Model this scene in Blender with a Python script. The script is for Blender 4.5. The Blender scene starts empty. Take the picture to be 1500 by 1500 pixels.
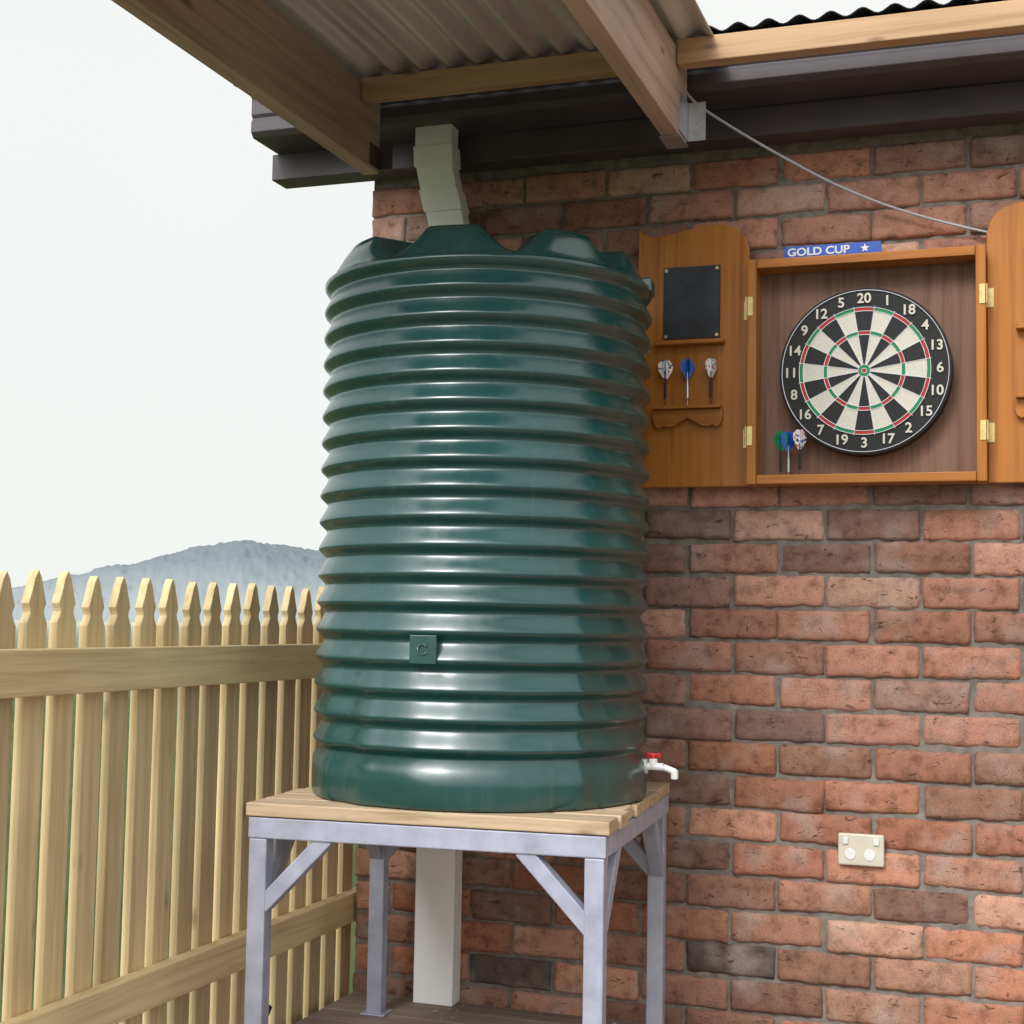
import bpy, math, random
from mathutils import Matrix, Vector, noise
random.seed(7)
scene=bpy.context.scene
rad=math.radians
# ---------------------------------------------------------------- helpers
def link(o,parent=None):
    scene.collection.objects.link(o)
    if parent is not None: o.parent=parent
    return o
def empty(name,loc=(0,0,0)):
    e=bpy.data.objects.new(name,None); e.empty_display_size=.1
    return link(e)
class MB:
    def __init__(s): s.v=[]; s.f=[]; s.mi=[]
    def add(s,vs,fs,m=0):
        b=len(s.v); s.v+= [tuple(v) for v in vs]
        for f in fs: s.f.append([b+i for i in f]); s.mi.append(m)
    def box(s,a,b,m=0,M=None):
        x0,y0,z0=a; x1,y1,z1=b
        vs=[Vector(p) for p in [(x0,y0,z0),(x1,y0,z0),(x1,y1,z0),(x0,y1,z0),(x0,y0,z1),(x1,y0,z1),(x1,y1,z1),(x0,y1,z1)]]
        if M is not None: vs=[M@v for v in vs]
        s.add(vs,[(0,3,2,1),(4,5,6,7),(0,1,5,4),(1,2,6,5),(2,3,7,6),(3,0,4,7)],m)
    def prism(s,poly,axis,a,b,m=0,M=None):
        n=len(poly); vs=[]
        for t in (a,b):
            for p in poly:
                if axis==0: q=(t,p[0],p[1])
                elif axis==1: q=(p[0],t,p[1])
                else: q=(p[0],p[1],t)
                vs.append(Vector(q) if M is None else M@Vector(q))
        fs=[list(range(n)),list(range(2*n-1,n-1,-1))]
        for i in range(n):
            j=(i+1)%n; fs.append((i,i+n,j+n,j))
        s.add(vs,fs,m)
    def beam(s,p,q,w,h,m=0,up=(0,0,1)):
        p=Vector(p);q=Vector(q); d=(q-p).normalized(); u=Vector(up); sx=d.cross(u)
        if sx.length<1e-4: sx=Vector((1,0,0))
        sx.normalize(); uz=sx.cross(d).normalized()
        vs=[]
        for c in (p,q):
            for a,b in ((-1,-1),(1,-1),(1,1),(-1,1)): vs.append(c+sx*a*w/2+uz*b*h/2)
        s.add(vs,[(0,1,2,3),(7,6,5,4),(0,4,5,1),(1,5,6,2),(2,6,7,3),(3,7,4,0)],m)
    def cyl(s,p,q,r,n=16,m=0,r2=None):
        p=Vector(p);q=Vector(q); d=(q-p).normalized(); u=Vector((0,0,1)) if abs(d.z)<.9 else Vector((1,0,0))
        a=d.cross(u).normalized(); b=d.cross(a).normalized(); vs=[]
        r2=r if r2 is None else r2
        for c,rr in ((p,r),(q,r2)):
            for i in range(n):
                t=2*math.pi*i/n; vs.append(c+a*math.cos(t)*rr+b*math.sin(t)*rr)
        fs=[list(range(n)),list(range(2*n-1,n-1,-1))]+[(i,(i+1)%n,(i+1)%n+n,i+n)[::-1] for i in range(n)]
        s.add(vs,fs,m)
    def obj(s,name,mats,parent=None,smooth=False,bevel=0,seg=2,fix=True):
        me=bpy.data.meshes.new(name); me.from_pydata(s.v,[],s.f)
        if not isinstance(mats,(list,tuple)): mats=[mats]
        for m in mats: me.materials.append(m)
        for p,mi in zip(me.polygons,s.mi): p.material_index=mi; p.use_smooth=smooth
        if fix:
            import bmesh
            bm=bmesh.new(); bm.from_mesh(me); bmesh.ops.recalc_face_normals(bm,faces=bm.faces); bm.to_mesh(me); bm.free()
        me.update()
        o=bpy.data.objects.new(name,me); link(o,parent)
        if bevel:
            md=o.modifiers.new('b','BEVEL'); md.width=bevel; md.segments=seg; md.limit_method='ANGLE'; md.angle_limit=rad(35)
        return o
def curve(name,pts,r,mat,parent=None,res=8):
    c=bpy.data.curves.new(name,'CURVE'); c.dimensions='3D'; c.bevel_depth=r; c.bevel_resolution=4
    sp=c.splines.new('NURBS'); sp.points.add(len(pts)-1)
    for i,p in enumerate(pts): sp.points[i].co=(*p,1)
    sp.use_endpoint_u=True; sp.order_u=3; sp.resolution_u=res
    c.materials.append(mat); o=bpy.data.objects.new(name,c); return link(o,parent)
# ---------------------------------------------------------------- materials
def mat(name,rough=.6,metal=0,spec=.5):
    m=bpy.data.materials.new(name); m.use_nodes=True; nt=m.node_tree; b=nt.nodes['Principled BSDF']
    b.inputs['Roughness'].default_value=rough; b.inputs['Metallic'].default_value=metal
    b.inputs['Specular IOR Level'].default_value=spec
    return m,nt,b
def N(nt,t,**k):
    n=nt.nodes.new(t)
    for a,v in k.items():
        if a in n.inputs: n.inputs[a].default_value=v
        else: setattr(n,a,v)
    return n
def coords(nt,scale=(1,1,1)):
    tc=N(nt,'ShaderNodeTexCoord')
    if scale==(1,1,1): return tc.outputs['Object']
    mp=N(nt,'ShaderNodeMapping'); mp.inputs['Scale'].default_value=scale
    nt.links.new(tc.outputs['Object'],mp.inputs['Vector']); return mp.outputs[0]
def ns(nt,vec,scale,detail=3,rough=.55,dist=0):
    n=N(nt,'ShaderNodeTexNoise'); n.inputs['Scale'].default_value=scale; n.inputs['Detail'].default_value=detail
    n.inputs['Roughness'].default_value=rough; n.inputs['Distortion'].default_value=dist
    nt.links.new(vec,n.inputs['Vector']); return n.outputs['Fac']
def ramp(nt,fac,stops):
    r=N(nt,'ShaderNodeValToRGB'); e=r.color_ramp.elements
    while len(e)<len(stops): e.new(.5)
    for i,(p,c) in enumerate(stops): e[i].position=p; e[i].color=(*c,1) if len(c)==3 else c
    nt.links.new(fac,r.inputs[0]); return r.outputs[0]
def mix(nt,a,b,fac,mode='MIX'):
    m=N(nt,'ShaderNodeMix',data_type='RGBA',blend_type=mode)
    for idx,v in ((6,a),(7,b),(0,fac)):
        if hasattr(v,'links'): nt.links.new(v,m.inputs[idx])
        else: m.inputs[idx].default_value=v if idx==0 else ((*v,1) if len(v)==3 else v)
    return m.outputs[2]
def madd(nt,a,k,b=None):
    m=N(nt,'ShaderNodeMath',operation='MULTIPLY_ADD'); nt.links.new(a,m.inputs[0]); m.inputs[1].default_value=k
    if b is None: m.inputs[2].default_value=0
    else: nt.links.new(b,m.inputs[2])
    return m.outputs[0]
def bump(nt,b,h,strength=.3,dist=.002,prev=None):
    n=N(nt,'ShaderNodeBump'); n.inputs['Strength'].default_value=strength; n.inputs['Distance'].default_value=dist
    nt.links.new(h,n.inputs['Height'])
    nt.links.new(n.outputs[0],b.inputs['Normal']); return n.outputs[0]
def plain(name,c,rough=.6,metal=0,var=.15,scale=12,bs=.15,spec=.5):
    m,nt,b=mat(name,rough,metal,spec); v=coords(nt)
    n=ns(nt,v,scale,3)
    d=tuple(x*(1-var) for x in c); l=tuple(min(1,x*(1+var)) for x in c)
    col=ramp(nt,n,[(.3,d),(.7,l)]); nt.links.new(col,b.inputs['Base Color'])
    if bs>.12: bump(nt,b,ns(nt,v,scale*12,1),bs,.001)
    return m
def wood(name,c1,c2,axis,rough=.65,knots=True,isl=.25,grain=60):
    m,nt,b=mat(name,rough,0,.3)
    sc=[grain,grain,grain]; sc[axis]=grain*.035
    tc=N(nt,'ShaderNodeTexCoord'); geo=N(nt,'ShaderNodeNewGeometry')
    off=N(nt,'ShaderNodeVectorMath',operation='SCALE'); off.inputs[0].default_value=(3.1,5.7,4.3)
    nt.links.new(geo.outputs['Random Per Island'],off.inputs['Scale'])
    ad=N(nt,'ShaderNodeVectorMath',operation='ADD'); nt.links.new(tc.outputs['Object'],ad.inputs[0]); nt.links.new(off.outputs[0],ad.inputs[1])
    mp=N(nt,'ShaderNodeMapping'); mp.inputs['Scale'].default_value=sc; nt.links.new(ad.outputs[0],mp.inputs['Vector'])
    g=ns(nt,mp.outputs[0],1,3,.6,.4)
    col=ramp(nt,g,[(.3,c2),(.52,c1),(.75,tuple(x*1.12 for x in c1))])
    big=ns(nt,ad.outputs[0],3,1)
    col=mix(nt,col,ramp(nt,big,[(.3,(.72,.70,.67)),(.7,(1,1,1))]),.6,'MULTIPLY')
    rr=ramp(nt,geo.outputs['Random Per Island'],[(0,(1-isl,)*3),(1,(1,1,1))])
    col=mix(nt,col,rr,1,'MULTIPLY')
    if knots:
        mp2=N(nt,'ShaderNodeMapping'); s2=[9,9,9]; s2[axis]=3.5; mp2.inputs['Scale'].default_value=s2
        nt.links.new(ad.outputs[0],mp2.inputs['Vector'])
        vo=N(nt,'ShaderNodeTexVoronoi'); vo.inputs['Scale'].default_value=1; nt.links.new(mp2.outputs[0],vo.inputs['Vector'])
        k=ramp(nt,vo.outputs['Distance'],[(.03,(1,1,1)),(.11,(0,0,0))])
        col=mix(nt,col,tuple(x*.5 for x in c2),k)
    nt.links.new(col,b.inputs['Base Color'])
    bump(nt,b,g,.3,.001); return m

def brick_mat():
    m,nt,b=mat('brick_clay',.92,0,.15); v=coords(nt)
    at=N(nt,'ShaderNodeAttribute',attribute_name='bcol'); col=at.outputs['Color']
    n1=ns(nt,v,24,4,.68); col=mix(nt,col,ramp(nt,n1,[(.32,(.56,.52,.50)),(.48,(1,1,1)),(.70,(1.26,1.24,1.22))]),.9,'MULTIPLY')
    n2=ns(nt,v,8,2); col=mix(nt,col,(.48,.39,.35),ramp(nt,n2,[(.52,(0,0,0)),(.72,(.5,)*3)]))
    mp=N(nt,'ShaderNodeMapping'); mp.inputs['Scale'].default_value=(27,27,66); tc=N(nt,'ShaderNodeTexCoord'); nt.links.new(tc.outputs['Object'],mp.inputs['Vector'])
    p=ns(nt,mp.outputs[0],1,4,.72,.8); pit=ramp(nt,p,[(.62,(0,0,0)),(.68,(1,1,1))])
    col=mix(nt,col,(.075,.045,.038),mix(nt,(0,0,0),pit,.8))
    n3=ns(nt,v,400,1); col=mix(nt,col,ramp(nt,n3,[(.35,(.72,.72,.72)),(.65,(1.12,1.12,1.12))]),.75,'MULTIPLY')
    nt.links.new(col,b.inputs['Base Color'])
    h=madd(nt,pit,-.5,madd(nt,n1,1.0,madd(nt,n3,.25)))
    bump(nt,b,h,.75,.006)
    return m
BRICK=brick_mat()
MORTAR=plain('mortar',(.22,.19,.165),.95,0,.3,30,.8,.1)
def tank_mat():
    m,nt,b=mat('green_poly',.3,0,1.0); v=coords(nt)
    n=ns(nt,v,5,2); col=ramp(nt,n,[(.3,(.006,.053,.051)),(.7,(.010,.068,.065))])
    d=ns(nt,coords(nt,(30,30,3)),1,3,.6); col=mix(nt,col,(.06,.12,.118),ramp(nt,d,[(.58,(0,0,0)),(.85,(.4,)*3)]))
    nt.links.new(col,b.inputs['Base Color'])
    nt.links.new(ramp(nt,d,[(.3,(.185,)*3),(.75,(.28,)*3)]),b.inputs['Roughness'])
    bump(nt,b,ns(nt,v,9,2),.3,.006)
    return m
TANK=tank_mat()
PINE=wood('treated_pine',(.86,.67,.38),(.68,.50,.26),2,isl=.32)
PINEY=wood('treated_pine_rail',(.88,.70,.40),(.72,.54,.28),1,isl=.1)
SLAT=wood('pine_slat',(.66,.50,.33),(.46,.33,.20),0,isl=.2)
RAFT=wood('rafter_pine',(.58,.42,.33),(.42,.29,.22),1,isl=.12,grain=45)
BATT=wood('batten_pine',(.60,.39,.23),(.44,.27,.15),0,isl=.1)
CAB=wood('varnished_pine',(.54,.205,.038),(.39,.13,.022),2,rough=.35,isl=.12,knots=False,grain=45)
CABX=wood('varnished_pine_rail',(.52,.195,.036),(.37,.12,.02),0,rough=.35,isl=.1,knots=False,grain=45)
PLY=wood('plywood_back',(.25,.14,.10),(.16,.09,.06),2,knots=False,isl=.05)
DECK=wood('deck_board',(.34,.28,.23),(.24,.185,.15),0,rough=.85,isl=.3)
STEEL=plain('painted_steel',(.38,.40,.50),.5,.1,.16,18,.2)
def galv():
    m,nt,b=mat('galvanised_sheet',.5,.4,.5); v=coords(nt)
    s=ns(nt,coords(nt,(14,1.2,14)),1,3,.6)
    col=ramp(nt,s,[(.3,(.52,.50,.47)),(.7,(.80,.80,.77))])
    nt.links.new(col,b.inputs['Base Color']); return m
GALV=galv()
HOOK=plain('zinc_bracket',(.5,.51,.53),.4,.7,.1,40,.1)
GUT=plain('fascia_paint',(.078,.064,.072),.5,0,.2,6,.1)
ROOFM=plain('roof_dark',(.05,.055,.06),.5,.3,.2,6,.1)
PVC=plain('pvc_white',(.95,.95,.95),.4,0,.03,6,.05)
WHITE=plain('white_plastic',(.75,.75,.73),.4,0,.05,20,.05)
CREAM=plain('cream_plastic',(.62,.57,.46),.4,0,.06,20,.05)
RED=plain('red_plastic',(.55,.02,.02),.35,0,.08,30,.05)
BLACK=plain('black_sisal',(.016,.017,.018),.75,0,.25,200,.1)
BCREAM=plain('cream_sisal',(.66,.63,.55),.85,0,.1,200,.1)
BRED=plain('red_sisal',(.45,.035,.03),.8,0,.1,200,.1)
BGREEN=plain('green_sisal',(.02,.24,.10),.8,0,.1,200,.1)
WIRE=plain('wire_steel',(.6,.6,.62),.3,.9,.05,20,.02)
BRASS=plain('brass',(.66,.52,.22),.35,.6,.15,60,.1)
SLATE=plain('chalk_slate',(.030,.034,.044),.65,0,.4,14,.1)
BLUE=plain('blue_plastic',(.015,.09,.48),.35,0,.08,20,.03)
FBLUE=plain('flight_blue',(.01,.09,.45),.3,0,.2,60,.03)
FGREEN=plain('flight_green',(.02,.25,.14),.3,0,.2,60,.03)
def flightw():
    m,nt,b=mat('flight_pattern',.35); v=coords(nt)
    n=ns(nt,v,95,2); col=ramp(nt,n,[(.40,(.02,.03,.2)),(.44,(.8,.8,.8)),(.60,(.8,.8,.8)),(.64,(.6,.05,.05))])
    nt.links.new(col,b.inputs['Base Color']); return m
FWHITE=flightw()
CABLE=plain('cable_grey',(.42,.43,.46),.5,0,.05,20,.05)
RUBBER=plain('black_rubber',(.015,.015,.015),.5,0,.1,20,.1)

# ---------------------------------------------------------------- brick house
house=empty('brick_house')
WX0,WX1=-1.78,2.7
CH=.0858; BL=.230; PITCH=.238
def brick_wall():
    verts=[];faces=[];cols=[]
    rng=random.Random(3)
    pal=[(.53,.285,.225),(.48,.25,.195),(.56,.325,.26),(.43,.22,.17),(.50,.255,.19),(.36,.215,.18),(.56,.35,.285),(.34,.205,.175),(.48,.235,.17)]
    dark=(.12,.10,.095); dk2=(.22,.135,.11)
    nx,nz=16,7
    kmin,kmax=-20,11
    for k in range(kmin,kmax+1):
        ztop=1.352+CH*k; h=.0765
        if ztop>2.33: continue
        phase=-.482 if k%2==0 else -.601
        i0=int((WX0-phase)/PITCH)-2
        for i in range(i0,40):
            x1=phase+PITCH*i-.005; x0=x1-BL
            if x1<=WX0+.02 or x0>WX1: continue
            x0=max(x0,WX0); x1=min(x1,WX1)
            jx=rng.uniform(-.0035,.0035); jz=rng.uniform(-.0025,.0025); jy=rng.uniform(-.004,.004); tilt=rng.uniform(-.009,.009)
            hh=h+rng.uniform(-.003,.003)
            c=Vector(rng.choice(pal))*rng.uniform(.64,1.04); c=Vector((c.x,c.y*.96,c.z*.89))
            xc=(x0+x1)/2; zc=ztop-h/2
            for (dx,dz,dc) in [(-.60,.798,dk2),(-.72,.195,dark),(-.80,.63,dk2),(-1.33,.155,dark),(-.36,.37,dk2),(-.85,1.31,dk2),(.9,1.0,dark),(.45,.5,dk2),(1.4,1.7,dark)]:
                if abs(xc-dx)<.115 and abs(zc-dz)<CH*.5: c=Vector(dc)
            if rng.random()<.03: c=Vector(dk2)
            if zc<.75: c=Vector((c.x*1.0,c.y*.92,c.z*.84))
            base=len(verts); sd=rng.uniform(0,100)
            L=x1-x0
            for b in range(nz):
                for a in range(nx):
                    u=a/(nx-1);w=b/(nz-1)
                    uu=.5-.5*math.cos(math.pi*u) if L>.15 else u
                    uu=.35*uu+.65*u; ww=.5-.5*math.cos(math.pi*w); ww=.5*ww+.5*w
                    x=x0+L*uu; z=ztop-hh+hh*ww
                    ex=min(uu*L,(1-uu)*L); ez=min(ww,1-ww)*hh
                    e=min(ex,ez)
                    n1=noise.noise(Vector((x*28+sd,sd,z*28)))
                    n2=noise.noise(Vector((x*75,sd*2,z*75+sd)))
                    if a in(0,nx-1): x+= (n1*.003+n2*.0028)*1 ; x+=(.0016 if a==0 else -.0016)*(1 if b in(0,nz-1) else 0)
                    if b in(0,nz-1): z+= n1*.0034+n2*.0028; z+=(.0012 if b==0 else -.0012)*(1 if a in(0,nx-1) else 0)
                    y=-.005+jy + n1*.0026+n2*.0016+tilt*(uu-.5)
                    y+= .0055*math.exp(-(e/.0028)) 
                    verts.append((x+jx,y,z+jz+tilt*.35*(uu-.5)))
            for b in range(nz-1):
                for a in range(nx-1):
                    p=base+b*nx+a; faces.append((p,p+1,p+nx+1,p+nx)); 
            ring=[base+a for a in range(nx)]+[base+b*nx+nx-1 for b in range(1,nz)]+[base+(nz-1)*nx+a for a in range(nx-2,-1,-1)]+[base+b*nx for b in range(nz-2,0,-1)]
            sb=len(verts)
            for r in ring: v=verts[r]; verts.append((v[0],.03,v[2]))
            n=len(ring)
            for q in range(n): faces.append((ring[q],sb+q,sb+(q+1)%n,ring[(q+1)%n])[::1])
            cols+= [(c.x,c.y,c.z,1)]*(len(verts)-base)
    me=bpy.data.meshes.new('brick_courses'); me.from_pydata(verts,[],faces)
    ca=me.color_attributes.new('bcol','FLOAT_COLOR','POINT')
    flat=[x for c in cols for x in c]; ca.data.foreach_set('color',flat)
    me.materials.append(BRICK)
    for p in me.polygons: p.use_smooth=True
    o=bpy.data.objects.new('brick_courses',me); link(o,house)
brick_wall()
mb=MB(); nx,nz=260,150; vs=[];fs=[]
for b in range(nz+1):
    for a in range(nx+1):
        x=WX0+.003+(WX1-WX0-.006)*a/nx; z=-.4+2.74*b/nz
        vs.append((x,.004+.004*noise.noise(Vector((x*30,0,z*30))),z))
for b in range(nz):
    for a in range(nx):
        p=b*(nx+1)+a; fs.append((p,p+1,p+nx+2,p+nx+1))
mb.add(vs,fs); mb.obj('mortar_joints',MORTAR,house,True,fix=False)
def sidebrick():
    m,nt,b=mat('side_brick',.9,0,.2); tc=N(nt,'ShaderNodeTexCoord')
    sx=N(nt,'ShaderNodeSeparateXYZ'); cb=N(nt,'ShaderNodeCombineXYZ'); nt.links.new(tc.outputs['Object'],sx.inputs[0])
    ad=N(nt,'ShaderNodeMath',operation='ADD'); nt.links.new(sx.outputs[0],ad.inputs[0]); nt.links.new(sx.outputs[1],ad.inputs[1])
    nt.links.new(ad.outputs[0],cb.inputs[0]); nt.links.new(sx.outputs[2],cb.inputs[1])
    br=N(nt,'ShaderNodeTexBrick'); br.inputs['Scale'].default_value=1; br.inputs['Brick Width'].default_value=.238; br.inputs['Row Height'].default_value=.0858; br.inputs['Mortar Size'].default_value=.006
    br.inputs['Color1'].default_value=(.42,.23,.17,1); br.inputs['Color2'].default_value=(.32,.18,.14,1); br.inputs['Mortar'].default_value=(.2,.17,.15,1)
    nt.links.new(cb.outputs[0],br.inputs['Vector']); nt.links.new(br.outputs['Color'],b.inputs['Base Color']); return m
mb=MB(); mb.box((WX0+.004,.03,-.6),(6,6,2.36)); mb.obj('wall_core',sidebrick(),house)
mb=MB()
mb.box((-2.057,-.10,2.318),(6,.0-.012,2.395))
mb.obj('soffit_box',GUT,house,bevel=.003)
mb=MB()
prof=[(-.085,2.398),(-.235,2.398),(-.250,2.412),(-.250,2.44),(-.243,2.452),(-.250,2.462),(-.250,2.508),(-.262,2.514),(-.262,2.528),(-.240,2.528),(-.240,2.515),(-.085,2.515)]
mb.prism(prof,0,-2.045,6); mb.obj('gutter',GUT,house,bevel=.002)
mb=MB()
vs=[];fs=[]; n=int(8/.0095)
for j,(yy) in enumerate((-.275,6)):
    for i in range(n+1):
        x=-2.09+8*i/n; z=2.545+(yy+.275)*.30+.009*math.sin(2*math.pi*x/.076); vs.append((x,yy,z))
for i in range(n): fs.append((i,i+1,i+n+2,i+n+1))
mb.add(vs,fs); o=mb.obj('house_roof',ROOFM,house,True,fix=False); md=o.modifiers.new('s','SOLIDIFY'); md.thickness=.002
# ---------------------------------------------------------------- patio roof
pat=empty('patio_roof')
YF=-1.55
mb=MB()
for xr in (-1.638,-.793): mb.box((xr-.045,YF,2.252),(xr,-.266,2.462))
mb.obj('rafters',RAFT,pat,bevel=.003)
mb=MB()
mb.box((-1.636,-.395,2.415),(-.84,-.35,2.472)); mb.box((-.791,-.395,2.415),(2.6,-.35,2.478))
mb.obj('battens',BATT,pat,bevel=.003)
mb=MB(); vs=[];fs=[]; n=130; X0,X1=-1.70,-.70
ys=[-.266]+[-.266-((-.266-YF+.04)/6)*k for k in range(1,7)]
for yy in ys:
    for i in range(n+1):
        x=X0+(X1-X0)*i/n; vs.append((x,yy,2.485+.0105*math.sin(2*math.pi*x/.076)))
for j in range(len(ys)-1):
    for i in range(n):
        p=j*(n+1)+i; fs.append((p,p+1,p+n+2,p+n+1))
mb.add(vs,fs); o=mb.obj('corrugated_sheet',GALV,pat,True,fix=False); md=o.modifiers.new('s','SOLIDIFY'); md.thickness=.0012
mb=MB(); mb.box((-1.685,YF-.047,2.250),(2.6,YF-.002,2.464)); mb.box((2.3,YF-.14,-.6),(2.4,YF-.049,2.46)); mb.obj('front_beam',RAFT,pat,bevel=.003)
mb=MB()
mb.box((-.7925,-.36,2.262),(-.790,-.266,2.36)); mb.box((-.842,-.36,2.2475),(-.789,-.266,2.2505)); mb.box((-.789,-.2685,2.262),(-.745,-.2655,2.36)); mb.box((-.8405,-.36,2.262),(-.8385,-.266,2.36))
for z in (2.28,2.31,2.34): mb.cyl((-.768,-.272,z),(-.768,-.268,z),.004,8)
mb.obj('joist_hanger',HOOK,pat)
mb=MB(); mb.box((-1.6375,-.33,2.262),(-1.6355,-.266,2.32)); mb.box((-1.635,-.2685,2.262),(-1.6,-.2655,2.34)); mb.obj('joist_hanger_plate',GUT,pat)
# ---------------------------------------------------------------- downpipe
dp=empty('downpipe')
def rectpipe(path,w,d,cx,m,name,parent,ov=.004):
    mb=MB()
    for i in range(len(path)-1):
        (y0,z0),(y1,z1)=path[i],path[i+1]; g=ov*(i%2)
        vs=[]
        for (y,z) in ((y0,z0),(y1,z1)):
            for sx,sy in ((-1,-1),(1,-1),(1,1),(-1,1)): vs.append((cx+sx*(w/2+g),y+sy*(d/2+g),z))
        mb.add(vs,[(0,1,2,3),(7,6,5,4),(0,4,5,1),(1,5,6,2),(2,6,7,3),(3,7,4,0)])
    return mb.obj(name,m,parent,bevel=.003)
cx=-1.514
rectpipe([(-.165,2.41),(-.165,2.345),(-.155,2.29),(-.12,2.235),(-.08,2.185),(-.040,2.125),(-.036,.9)],.106,.056,cx,PVC,'offset_bend',dp)
rectpipe([(-.036,.905),(-.036,.022)],.114,.06,cx,PVC,'lower_pipe',dp)
# ---------------------------------------------------------------- tank stand
stand=empty('tank_stand')
Ms=Matrix.Translation((-1.59,-.965,0))@Matrix.Rotation(rad(4),4,'Z')
W,D=.79,.80; TZ=.652; t=.028
mb=MB(); nb=8; gap=.012; bw=(D-gap*(nb-1))/nb
rng=random.Random(5)
for i in range(nb):
    y0=i*(bw+gap); e=rng.uniform(-.006,.008)
    mb.box((-.006+rng.uniform(-.004,.004),y0,TZ-t),(W+.004+e,y0+bw,TZ+rng.uniform(-.001,.001)),0,Ms)
mb.obj('top_slats',SLAT,stand,bevel=.003)
L=.045; fz1=TZ-t-.002; fz0=fz1-.045
mb=MB()
for (a,b) in (((.001,.004),(W-.001,.004+L)),((.001,D-.004-L),(W-.001,D-.004)),((.0,.004+L+.001),(L,D-.005-L)),((W-L,.004+L+.001),(W,D-.005-L))):
    mb.box((a[0],a[1],fz0),(b[0],b[1],fz1),0,Ms)
legs=[(.003,.006),(W-L-.001,.006),(.003,D-L-.006),(W-L-.001,D-L-.006)]
for (x,y) in legs: 
    mb.box((x,y,.022),(x+L-.004,y+L-.004,fz0-.0005),0,Ms)
    mb.box((x-.012,y-.012,.02),(x+L+.01,y+L+.01,.026),0,Ms)
mb.obj('steel_frame',STEEL,stand,bevel=.004)
mb=MB(); bl=.155
def br(p,q,w=.036,h=.034): mb.beam(Ms@Vector(p),Ms@Vector(q),w,h,0,up=(0,0,1))
c=L/2
for y in (c+.004,D-c-.004):
    br((L-.012,y,fz0-bl+.01),(L+bl-.02,y,fz0+.008)); br((W-L+.012,y,fz0-bl+.01),(W-L-bl+.02,y,fz0+.008))
for x in (c,W-c):
    br((x,L-.008,fz0-bl+.01),(x,L+bl-.02,fz0+.008)); br((x,D-L+.008,fz0-bl+.01),(x,D-L-bl+.02,fz0+.008))
mb.obj('corner_braces',STEEL,stand,bevel=.003)
# ---------------------------------------------------------------- water tank
tank=empty('water_tank')
TC=Vector((-1.212,-.545)); R0=.390; zb=TZ+.001
prof=[]
prof.append((R0-.012,zb)); prof.append((R0-.002,zb+.003)); prof.append((R0,zb+.010)); prof.append((R0+.001,zb+.05)); prof.append((R0,zb+.085))
zc0=.790; P=.0619; K=17; A=.0185
steps=18
PKT=.34  # ridge position in the pitch: long upper slope, short lower slope
def ribg(ph):
    u=(ph+.5)%1.0
    d=(PKT-u)/PKT if u<PKT else (u-PKT)/(1-PKT)
    return .25*(.5-.5*math.cos(math.pi*d))+.75*d
def smooth_profile():
    raw=[ribg(i/180-.5) for i in range(180)]
    out=[]
    for i in range(180):
        out.append(sum(raw[(i+j)%180] for j in range(-12,13))/25)
    lo,hi=min(out),max(out); return [(v-lo)/(hi-lo) for v in out]
RP=smooth_profile()
for k in range(K):
    for s in range(steps):
        ph=(s/steps-.5)
        z=zc0+P*(k+ph)
        if z<zb+.09: continue
        g=RP[int(s/steps*180)%180]
        prof.append((R0-A*g,z))
zt=zc0+P*(K-.5)
for (dr,dz) in ((-.018,.0),(-.013,.006),(-.004,.012),(0,.018),(0,.026)): prof.append((R0+dr,zt+dz))
ZR=zt+.026
nseg=288; TH0=rad(-69.7)
def lump(th):
    v=0
    for i in range(8):
        c=TH0+rad(-14+45*i); d=abs((th-c+math.pi)%(2*math.pi)-math.pi); d=math.degrees(d)
        v=max(v,min(1,max(0,(21.5-d)/12)))
    return v
vs=[];fs=[]
for j,(r,z) in enumerate(prof):
    for i in range(nseg):
        th=2*math.pi*i/nseg
        low=max(0,min(1,(1.25-z)/.35))
        w=.0022*noise.noise(Vector((math.cos(th)*1.5,math.sin(th)*1.5,z*1.2)))
        w+=low*.0030*noise.noise(Vector((math.cos(th)*6,math.sin(th)*6,z*2.2+7)))
        for pc,am in ((33,.0045),(-62,.006),(-50,-.005),(-40,.004)):
            d=math.degrees((th-(TH0+rad(pc))+math.pi)%(2*math.pi)-math.pi); w+=low*am*math.exp(-(d/4.5)**2)
        rr=r+w; vs.append((TC.x+rr*math.cos(th),TC.y+rr*math.sin(th),z))
nj=len(prof)
ls=[1.0,.985,.96,.93,.90,.87,.84,.80,.7,.6,.5,.42,.34,.25,.12]
def sm(a,b,x):
    t=max(0,min(1,(x-a)/(b-a))); return t*t*(3-2*t)
for s in ls:
    for i in range(nseg):
        th=2*math.pi*i/nseg; l=lump(th)
        base=.014*(1-sm(.93,1.0,s))+.010*(1-sm(.3,.93,s))
        rise=1-max(0,min(1,(s-.87)/(.985-.87))); fall=sm(.30,.62,s)
        z=ZR+.002+base+.062*l*rise*fall
        rr=(R0-.003)*s; vs.append((TC.x+rr*math.cos(th),TC.y+rr*math.sin(th),z))
tot=nj+len(ls)
for j in range(tot-1):
    for i in range(nseg):
        a=j*nseg+i; b=j*nseg+(i+1)%nseg; fs.append((a,b,b+nseg,a+nseg))
fs.append(list(range((tot-1)*nseg,tot*nseg)))
mb=MB(); mb.add(vs,fs); o=mb.obj('tank_body',TANK,tank,True)
ang=TH0+rad(-18.5); Mb=Matrix.Translation((TC.x+math.cos(ang)*(R0-.008),TC.y+math.sin(ang)*(R0-.008),.990))@Matrix.Rotation(ang+math.pi/2,4,'Z')
mb=MB(); mb.box((-.030,-.012,-.030),(.030,.02,.030),0,Mb)
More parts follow.
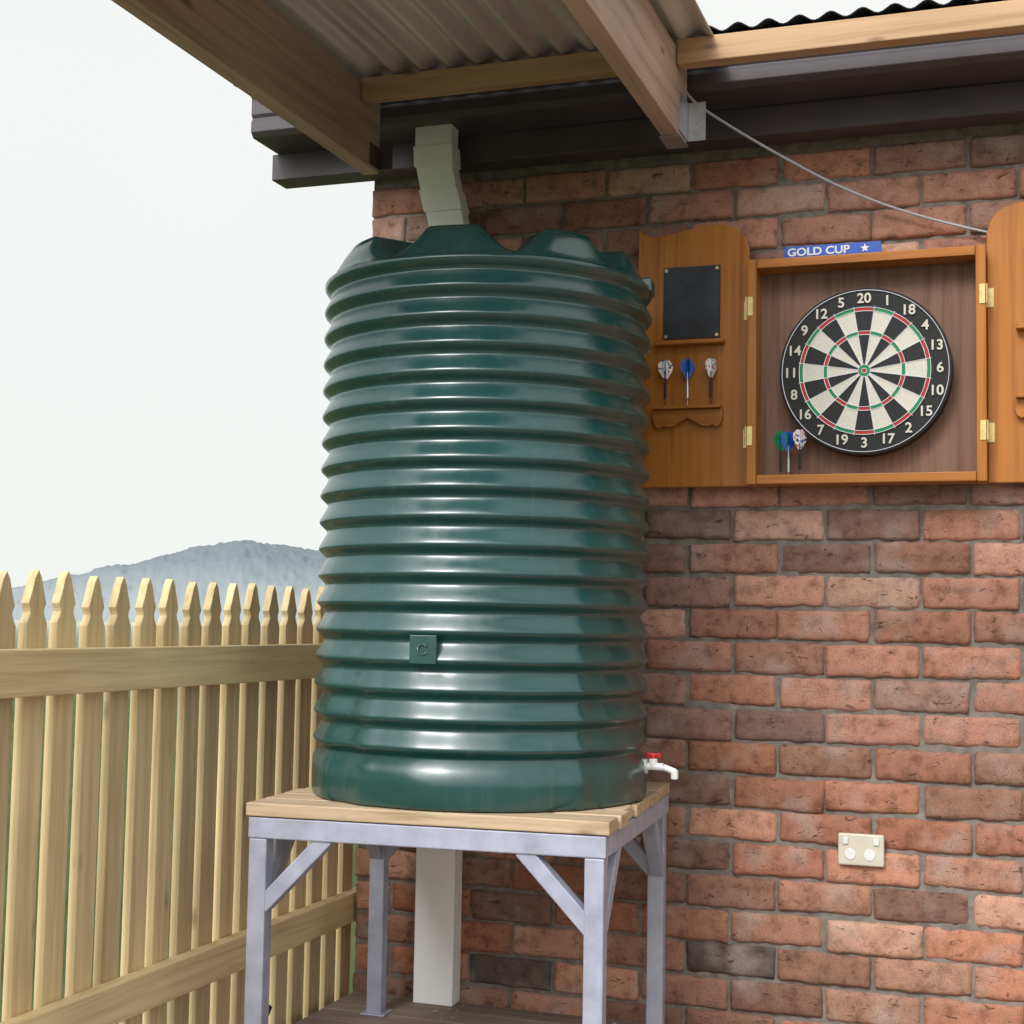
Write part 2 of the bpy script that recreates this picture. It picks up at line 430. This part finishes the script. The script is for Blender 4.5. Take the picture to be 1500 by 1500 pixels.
def ring(mb,M,r0,r1,y0,y1,n=28,a0=0,a1=360,m=0):
    for i in range(n):
        t0=rad(a0+(a1-a0)*i/n); t1=rad(a0+(a1-a0)*(i+1)/n)
        pts=[(r0*math.cos(t0),r0*math.sin(t0)),(r1*math.cos(t0),r1*math.sin(t0)),(r1*math.cos(t1),r1*math.sin(t1)),(r0*math.cos(t1),r0*math.sin(t1))]
        v=[M@Vector((p[0],y0,p[1])) for p in pts]+[M@Vector((p[0],y1,p[1])) for p in pts]
        mb.add(v,[(0,1,2,3),(7,6,5,4),(0,4,5,1),(1,5,6,2),(2,6,7,3),(3,7,4,0)],m)
ring(mb,Mb,.009,.0125,-.0155,-.0125,a0=30,a1=330)
mb.obj('outlet_boss',TANK,tank,bevel=.0015)
a2=TH0+rad(78); Ml=Matrix.Translation((TC.x+math.cos(a2)*(R0),TC.y+math.sin(a2)*(R0),ZR))@Matrix.Rotation(a2+math.pi/2,4,'Z')
mb=MB(); mb.box((-.035,-.006,-.012),(.035,.03,.022),0,Ml); mb.obj('lid_lug',TANK,tank,bevel=.004)
# tap
tap=empty('garden_tap')
p0=Vector((TC.x+.383*math.cos(rad(6)),TC.y+.383*math.sin(rad(6)),.728))
mb=MB()
mb.cyl(p0,p0+Vector((.012,0,0)),.017,20); mb.cyl(p0+Vector((.012,0,0)),p0+Vector((.05,0,0)),.0085,16)
mb.cyl(p0+Vector((.026,0,-.001)),p0+Vector((.026,0,.018)),.010,16); mb.cyl(p0+Vector((.05,0,0)),p0+Vector((.078,0,-.010)),.0075,16)
mb.cyl(p0+Vector((.076,0,-.006)),p0+Vector((.076,0,-.026)),.0085,16); mb.obj('tap_body',WHITE,tap,bevel=.001)
mb=MB(); mb.cyl(p0+Vector((.026,0,.018)),p0+Vector((.026,0,.026)),.007,12)
mb.box((p0.x+.012,p0.y-.005,p0.z+.025),(p0.x+.040,p0.y+.005,p0.z+.030)); mb.cyl(p0+Vector((.013,0,.021)),p0+Vector((.013,0,.031)),.006,10); mb.cyl(p0+Vector((.039,0,.021)),p0+Vector((.039,0,.031)),.006,10)
mb.obj('tap_handle',RED,tap,bevel=.002)
# ---------------------------------------------------------------- picket fence
fence=empty('picket_fence')
prof=[(0,0),(-.015,.010),(-.045,.0195),(-.066,.0275),(-.076,.0225),(-.083,.0205),(-.093,.0245),(-.105,.032)]
mb=MB(); rng=random.Random(11)
for i in range(-28,11):
    yc=-.92+.0957*i+rng.uniform(-.003,.003)
    if yc>.09: continue
    zt=1.137+rng.uniform(-.006,.006); zb2=-.42
    poly=[(yc+w,zt+z) for z,w in prof]+[(yc+.032,zb2),(yc-.032,zb2)]+[(yc-w,zt+z) for z,w in prof[::-1]]
    poly=poly[:-1]
    dx=rng.uniform(-.001,.001)
    mb.prism(poly,0,-1.842+dx,-1.8225+dx)
mb.obj('pickets',PINE,fence,bevel=.0015)
mb=MB()
mb.box((-1.821,-3.7,.893),(-1.785,.12,.984)); mb.box((-1.821,-3.7,.205),(-1.785,.12,.287))
mb.obj('rails',PINEY,fence,bevel=.003)
mb=MB(); mb.box((-1.93,-3.65,-.5),(-1.845,-3.56,1.0)); mb.box((-1.93,-2.3,-.5),(-1.845,-2.21,1.0)); mb.obj('posts',PINE,fence,bevel=.004)
# ---------------------------------------------------------------- dartboard cabinet
cab=empty('dartboard_cabinet')
CX0,CX1,CZ0,CZ1=-.668,-.084,1.411,1.992; ft=.024
mb=MB()
mb.box((CX0,-.105,CZ0),(CX0+ft,-.012,CZ1)); mb.box((CX1-ft,-.105,CZ0),(CX1,-.012,CZ1))
mb.obj('cabinet_sides',CAB,cab,bevel=.002)
mb=MB(); mb.box((CX0+ft+.001,-.103,CZ0+.001),(CX1-ft-.001,-.012,CZ0+ft)); mb.box((CX0+ft+.001,-.103,CZ1-ft),(CX1-ft-.001,-.012,CZ1-.001))
mb.obj('cabinet_rails',CABX,cab,bevel=.002)
mb=MB(); mb.box((CX0+ft-.002,-.030,CZ0+ft-.002),(CX1-ft+.002,-.014,CZ1-ft+.002)); mb.obj('back_panel',PLY,cab)
def door(x0,mir,name):
    out=[(935,333),(941,341),(950,348),(962,350),(978,347),(1000,342),(1030,337),(1052,336),(1068,340),(1081,348),(1090,360),(1095,377)]
    poly=[((px-935)*.00186,2.112-(py-333)*.00176) for px,py in out]
    poly=[(0,CZ0)]+poly+[(poly[-1][0],CZ0)]
    wd=poly[-1][0]
    if mir: poly=[(x0+wd-x,z) for x,z in poly]
    else: poly=[(x0+x,z) for x,z in poly]
    mb=MB(); mb.prism(poly,1,-.052,-.034); mb.obj(name,CAB,cab,bevel=.003)
    mb=MB(); mb.box((min(p[0] for p in poly)+.01,-.033,CZ0+.01),(max(p[0] for p in poly)-.01,-.012,1.98)); mb.obj(name+'_batten',CAB,cab)
DX=-.970; door(DX,False,'left_door'); DX2=-.083; door(DX2,True,'right_door')
def doorbits(x0,nm):
    mb=MB(); mb.box((x0+.052,-.082,1.785),(x0+.236,-.053,1.797)); mb.obj(nm+'_shelf',CABX,cab,bevel=.002)
    bow=[(0,.052),(-.001,.030),(.004,.012),(.014,.004),(.026,.010),(.040,.007),(.055,.008),(.072,.018),(.086,.026),(.092,.030),(.098,.026),(.112,.018),(.129,.008),(.144,.007),(.158,.010),(.170,.004),(.180,.012),(.185,.030),(.184,.052)]
    mb=MB(); mb.prism([(x0+.048+a,1.562+b) for a,b in bow],1,-.070,-.053); mb.box((x0+.050,-.088,1.6145),(x0+.230,-.053,1.6225)); mb.obj(nm+'_dart_rest',CABX,cab,bevel=.0015)
    bb=empty('blackboard')
    mb=MB(); mb.box((x0+.072,-.060,1.802),(x0+.222,-.0525,1.995)); mb.obj('slate',SLATE,bb,bevel=.001)
    mb=MB()
    for a in(.079,.215):
        for z in(1.81,1.987): mb.cyl((x0+a,-.0615,z),(x0+a,-.060,z),.0045,12)
    mb.obj('screws',BRASS,bb)
doorbits(DX,'left'); doorbits(DX2+.016,'right')
mb=MB()
for x in (CX0,CX1):
    sg_=-1 if x<-.3 else 1
    for z in (1.87,1.535):
        def bx(a,b,y0,y1): mb.box((min(x+sg_*a,x+sg_*b),y0,z-.024),(max(x+sg_*a,x+sg_*b),y1,z+.024))
        bx(.0,.017,-.0545,-.0525); bx(-.015,-.002,-.1075,-.1055)
        mb.cyl((x+sg_*.002,-.108,z-.024),(x+sg_*.002,-.108,z+.024),.0028,10)
        for dz in (-.015,0,.015): mb.cyl((x-sg_*.009,-.1085,z+dz),(x-sg_*.009,-.1075,z+dz),.002,8)
mb.obj('hinges',BRASS,cab)
# ---------------------------------------------------------------- dartboard
db=empty('dartboard')
DC=Vector((-.376,-.085,1.695)); Md=Matrix.Translation(DC)
RB=.212
mb=MB(); n=72
mb.cyl(DC+Vector((0,.053,0)),DC+Vector((0,.002,0)),RB,n); mb.obj('board_body',BLACK,db,bevel=.003)
mb=MB(); k=.96
r=[.0065*k,.0159*k,.095*k,.105*k,.158*k,.168*k]
for s in range(20):
    a0=90-9+18*s; bk=(s%2==0)
    for (i,j,m) in ((1,2,0 if bk else 1),(2,3,2 if bk else 3),(3,4,0 if bk else 1),(4,5,2 if bk else 3)):
        ring(mb,Md,r[i],r[j],-.0005,.0025,n=4,a0=a0,a1=a0+18,m=m)
ring(mb,Md,r[0],r[1],-.0005,.0025,n=24,m=3); ring(mb,Md,.0005,r[0],-.0005,.0025,n=24,m=2)
mb.obj('segments',[BLACK,BCREAM,BRED,BGREEN],db,fix=True)
mb=MB()
for q in r: ring(mb,Md,q-.0006,q+.0006,-.0022,-.0006,n=64)
for s in range(20):
    a=rad(99+18*s); d=Vector((math.cos(a),0,math.sin(a))); mb.beam(DC+d*r[1]+Vector((0,-.0015,0)),DC+d*(r[5]+.004)+Vector((0,-.0015,0)),.0011,.0011,up=(0,1,0))
ring(mb,Md,RB-.008,RB-.0068,-.003,-.0018,n=72)
mb.obj('wire_spider',WIRE,db)
def text(s,loc,size,m,parent,name,ext=.0008,ax='CENTER',sx=1,off=.02):
    c=bpy.data.curves.new(name,'FONT'); c.body=s; c.size=size; c.align_x=ax; c.align_y='CENTER'; c.extrude=ext; c.offset=size*off
    c.materials.append(m); o=bpy.data.objects.new(name,c); link(o,parent); o.location=loc; o.rotation_euler=(rad(90),0,0); o.scale=(sx,1,1); return o
nums=[20,5,12,9,14,11,8,16,7,19,3,17,2,15,10,6,13,4,18,1]
for i,nn in enumerate(nums):
    a=rad(90+18*i); text(str(nn),(DC.x+math.cos(a)*.183,DC.y-.0015,DC.z+math.sin(a)*.183),.035,BCREAM,db,'number_%d'%nn)
# sign
sg=empty('advertising_sign')
mb=MB(); mb.box((-.578,-.075,1.994),(-.335,-.068,2.026)); mb.obj('sign_strip',BLUE,sg,bevel=.001)
text('GOLD CUP',(-.570,-.0755,2.0095),.028,WHITE,sg,'sign_lettering',ax='LEFT',sx=1.12)
mb=MB(); pts=[]
for i in range(10):
    a=rad(90+36*i); q=.012 if i%2==0 else .005; pts.append((-.375+q*math.cos(a),2.010+q*math.sin(a)))
mb.prism(pts,1,-.0765,-.0752); mb.obj('sign_star',WHITE,sg)
# ---------------------------------------------------------------- darts
def dart(x,y,ztop,fm,rot=25,name='dart'):
    e=empty(name); mb=MB()
    mb.cyl((x,y,ztop-.060),(x,y,ztop-.034),.0024,10); mb.cyl((x,y,ztop-.068),(x,y,ztop-.060),.0032,10); mb.cyl((x,y,ztop-.102),(x,y,ztop-.068),.0038,12); mb.cyl((x,y,ztop-.122),(x,y,ztop-.102),.0016,8,r2=.0004)
    mb.obj('barrel',RUBBER if fm is not FBLUE else WIRE,e)
    mb=MB(); pl=[(0,.0),(.008,.001),(.0195,-.010),(.0195,-.026),(.005,-.050),(0,-.050)]
    for k in range(4):
        M=Matrix.Translation((x,y,ztop))@Matrix.Rotation(rad(rot+90*k),4,'Z'); mb.prism(pl,1,-.0003,.0003,0,M)
    mb.obj('flight',fm,e)
for x,fm,rt in ((-.888,FWHITE,20),(-.829,FBLUE,35),(-.767,FWHITE,55)): dart(x,-.073,1.745,fm,rt)
for x,fm,rt in ((-.583,FGREEN,70),(-.564,FBLUE,30),(-.535,FWHITE,40)): dart(x,-.088,1.548+random.uniform(-.005,.005),fm,rt)
# ---------------------------------------------------------------- outlet, cable, hose
ou=empty('power_outlet')
mb=MB(); mb.box((-.447,-.024,.462),(-.335,-.008,.540)); mb.obj('plate',CREAM,ou,bevel=.004)
mb=MB(); mb.box((-.435,-.030,.515),(-.422,-.0245,.530)); mb.box((-.36,-.030,.515),(-.347,-.0245,.530)); mb.cyl((-.417,-.0265,.49),(-.417,-.0245,.49),.014,20); mb.cyl((-.37,-.0265,.49),(-.37,-.0245,.49),.014,20); mb.obj('switches',WHITE,ou,bevel=.001)
curve('electrical_cable',[(-.80,-.262,2.40),(-.785,-.27,2.368),(-.72,-.23,2.325),(-.6,-.16,2.255),(-.41,-.055,2.158),(-.2,-.03,2.075),(.1,-.025,1.99),(.5,-.022,1.93),(.8,-.02,2.1),(.82,-.02,2.32)],.0034,CABLE)
curve('garden_hose',[(-1.70,-.62,.03),(-1.69,-.68,.03),(-1.675,-.73,.05),(-1.665,-.745,.12),(-1.645,-.745,.165)],.011,RUBBER)
# ---------------------------------------------------------------- deck
mb=MB(); y=-.012; rng=random.Random(2)
while y>-5.2:
    w=.09; xs=[-1.775,rng.uniform(-.6,1.5),4.0]
    for a,b in zip(xs[:-1],xs[1:]): mb.box((a+.0015,y-w,-.008),(b-.0015,y,.020+rng.uniform(-.0015,.001)))
    y-=w+.005
dk=mb.obj('deck',DECK,None,bevel=.003)
mb=MB(); mb.box((-1.774,-5.2,-.14),(-1.74,-.012,-.010)); mb.box((-1.739,-5.2,-.05),(4,-.012,-.012)); o=mb.obj('deck_joists',DECK,dk)
mb=MB(); rng=random.Random(9)
for i in range(220):
    x=rng.uniform(-1.5,1.2); y=-.02-abs(rng.gauss(0,.09)); s=rng.uniform(.003,.010); M=Matrix.Translation((x,y,.022+s*.4))@Matrix.Rotation(rng.uniform(0,6.3),4,'Z')@Matrix.Rotation(rng.uniform(-.6,.6),4,'X')
    mb.add([M@Vector(p) for p in ((-s,0,0),(0,-s*.5,.001),(s,0,.002),(0,s*.5,.0))],[(0,1,2,3)])
mb.obj('leaf_litter',plain('dry_leaf',(.32,.28,.2),.8,0,.4,40,.1),None,fix=False)
# ---------------------------------------------------------------- ground, hills
def ground_mat():
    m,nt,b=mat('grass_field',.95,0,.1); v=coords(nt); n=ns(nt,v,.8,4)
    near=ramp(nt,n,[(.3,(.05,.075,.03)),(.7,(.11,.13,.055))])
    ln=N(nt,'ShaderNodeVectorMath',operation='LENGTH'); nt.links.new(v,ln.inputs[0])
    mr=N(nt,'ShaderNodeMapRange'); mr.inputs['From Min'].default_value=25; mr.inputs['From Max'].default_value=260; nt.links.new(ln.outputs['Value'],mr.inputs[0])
    col=mix(nt,near,(.42,.47,.46),mr.outputs[0]); nt.links.new(col,b.inputs['Base Color']); return m  # distance haze painted in: grass colour fades to pale grey far out
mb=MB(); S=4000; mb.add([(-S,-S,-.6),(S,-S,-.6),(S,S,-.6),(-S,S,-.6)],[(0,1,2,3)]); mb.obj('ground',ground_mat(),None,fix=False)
def hill_mat():
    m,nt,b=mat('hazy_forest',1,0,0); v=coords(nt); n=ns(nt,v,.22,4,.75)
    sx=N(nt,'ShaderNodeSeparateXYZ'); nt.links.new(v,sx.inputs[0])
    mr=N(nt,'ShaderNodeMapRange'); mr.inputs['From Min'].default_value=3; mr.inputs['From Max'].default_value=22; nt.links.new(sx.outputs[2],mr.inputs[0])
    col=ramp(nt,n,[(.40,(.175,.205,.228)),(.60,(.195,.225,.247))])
    col=mix(nt,(.32,.36,.375),col,mr.outputs[0]); nt.links.new(col,b.inputs['Base Color']); return m  # aerial haze is put into the base colour, palest at the hill foot
mb=MB(); vs=[];fs=[]; na,nr=1500,34
C0=Vector((0,-3.81))
def ridge(az):
    px=750-2150*math.tan(rad(az-19.3))
    pk=[(-900,10),(-300,22),(0,40),(100,62),(180,84),(250,103),(300,117),(355,128),(400,123),(460,113),(560,104),(700,80),(1000,50),(2500,20)]
    if px<pk[0][0]: h=10
    elif px>pk[-1][0]: h=20
    else:
        for (a,ha),(b,hb) in zip(pk[:-1],pk[1:]):
            if a<=px<=b: 
                t=(px-a)/(b-a); t=t*t*(3-2*t)*.5+t*.5; h=ha+(hb-ha)*t; break
    return h/2150*430
for j in range(nr+1):
    t=j/nr; d=430+190*t
    for i in range(na+1):
        az=-20+85*i/na
        a=rad(az); hh=ridge(az)*math.sin(min(1,t*1.25)*math.pi/2)*(1+t*.28)
        x=C0.x-math.sin(a)*d; y=C0.y+math.cos(a)*d
        tr=abs(noise.noise(Vector((x*.13,y*.13,0))))*1.8+abs(noise.noise(Vector((x*.33,y*.33,5))))*1.1+noise.noise(Vector((x*.03,y*.03,9)))*1.4
        hh+= tr*min(1,t*5)
        if t>.85: hh*= max(0,(1-t)/.15)
        vs.append((x,y,-.62+max(0,hh)))
for j in range(nr):
    for i in range(na):
        p=j*(na+1)+i; fs.append((p,p+na+1,p+na+2,p+1))
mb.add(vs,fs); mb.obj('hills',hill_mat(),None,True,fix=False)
# ---------------------------------------------------------------- light
el=rad(39); az=rad(-102); sd=Vector((math.cos(az)*math.cos(el),math.sin(az)*math.cos(el),math.sin(el)))
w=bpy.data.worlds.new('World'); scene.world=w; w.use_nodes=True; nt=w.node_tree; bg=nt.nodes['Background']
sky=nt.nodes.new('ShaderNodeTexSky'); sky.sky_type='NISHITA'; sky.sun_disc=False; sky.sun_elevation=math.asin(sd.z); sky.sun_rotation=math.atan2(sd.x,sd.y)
tc=nt.nodes.new('ShaderNodeTexCoord'); nz=nt.nodes.new('ShaderNodeTexNoise'); nz.inputs['Scale'].default_value=1.6; nz.inputs['Detail'].default_value=2
nt.links.new(tc.outputs['Generated'],nz.inputs['Vector'])
cr=nt.nodes.new('ShaderNodeValToRGB'); cr.color_ramp.elements[0].position=.3; cr.color_ramp.elements[0].color=(.86,.90,.87,1); cr.color_ramp.elements[1].position=.7; cr.color_ramp.elements[1].color=(.95,.96,.93,1)
nt.links.new(nz.outputs['Fac'],cr.inputs[0])
sc=nt.nodes.new('ShaderNodeVectorMath'); sc.operation='SCALE'; sc.inputs['Scale'].default_value=8.7; nt.links.new(cr.outputs[0],sc.inputs[0])
mx=nt.nodes.new('ShaderNodeMix'); mx.data_type='RGBA'; mx.inputs[0].default_value=.95; nt.links.new(sky.outputs[0],mx.inputs[6]); nt.links.new(sc.outputs[0],mx.inputs[7])
# thin overcast: sky glow added around the sun, behind the camera, to broaden tank highlights
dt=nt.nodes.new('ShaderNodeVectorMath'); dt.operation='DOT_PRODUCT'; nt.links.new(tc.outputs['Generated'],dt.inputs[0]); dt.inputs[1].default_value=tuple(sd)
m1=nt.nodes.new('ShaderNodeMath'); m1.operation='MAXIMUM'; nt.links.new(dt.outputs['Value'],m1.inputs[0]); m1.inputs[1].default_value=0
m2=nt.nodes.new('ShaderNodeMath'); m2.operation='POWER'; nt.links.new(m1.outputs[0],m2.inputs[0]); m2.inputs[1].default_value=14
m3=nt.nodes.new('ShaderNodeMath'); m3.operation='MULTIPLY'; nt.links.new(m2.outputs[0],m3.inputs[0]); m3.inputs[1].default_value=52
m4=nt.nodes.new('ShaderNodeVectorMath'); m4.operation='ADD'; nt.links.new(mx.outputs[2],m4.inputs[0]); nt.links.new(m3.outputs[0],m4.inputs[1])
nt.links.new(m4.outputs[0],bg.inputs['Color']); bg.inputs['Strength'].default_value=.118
sl=bpy.data.lights.new('sun','SUN'); sl.energy=1.3; sl.angle=rad(16); sl.color=(1,.97,.94); so=bpy.data.objects.new('sun',sl); link(so); so.rotation_mode='QUATERNION'; so.rotation_quaternion=sd.to_track_quat('Z','Y'); so.location=(-3,-5,6)
# ---------------------------------------------------------------- camera
cd=bpy.data.cameras.new('camera'); cd.sensor_width=36; cd.lens=36*2150/1500; cd.clip_end=9000; cd.clip_start=.05
co=bpy.data.objects.new('camera',cd); link(co)
Rm=Matrix.Rotation(rad(19.3),3,'Z')@Matrix.Rotation(rad(90+4.31),3,'X')@Matrix.Rotation(rad(1.0),3,'Z')
co.matrix_world=Matrix.Translation((0,-3.81,1.05))@Rm.to_4x4()
scene.camera=co
scene.view_settings.view_transform='Standard'; scene.view_settings.look='None'; scene.view_settings.exposure=0
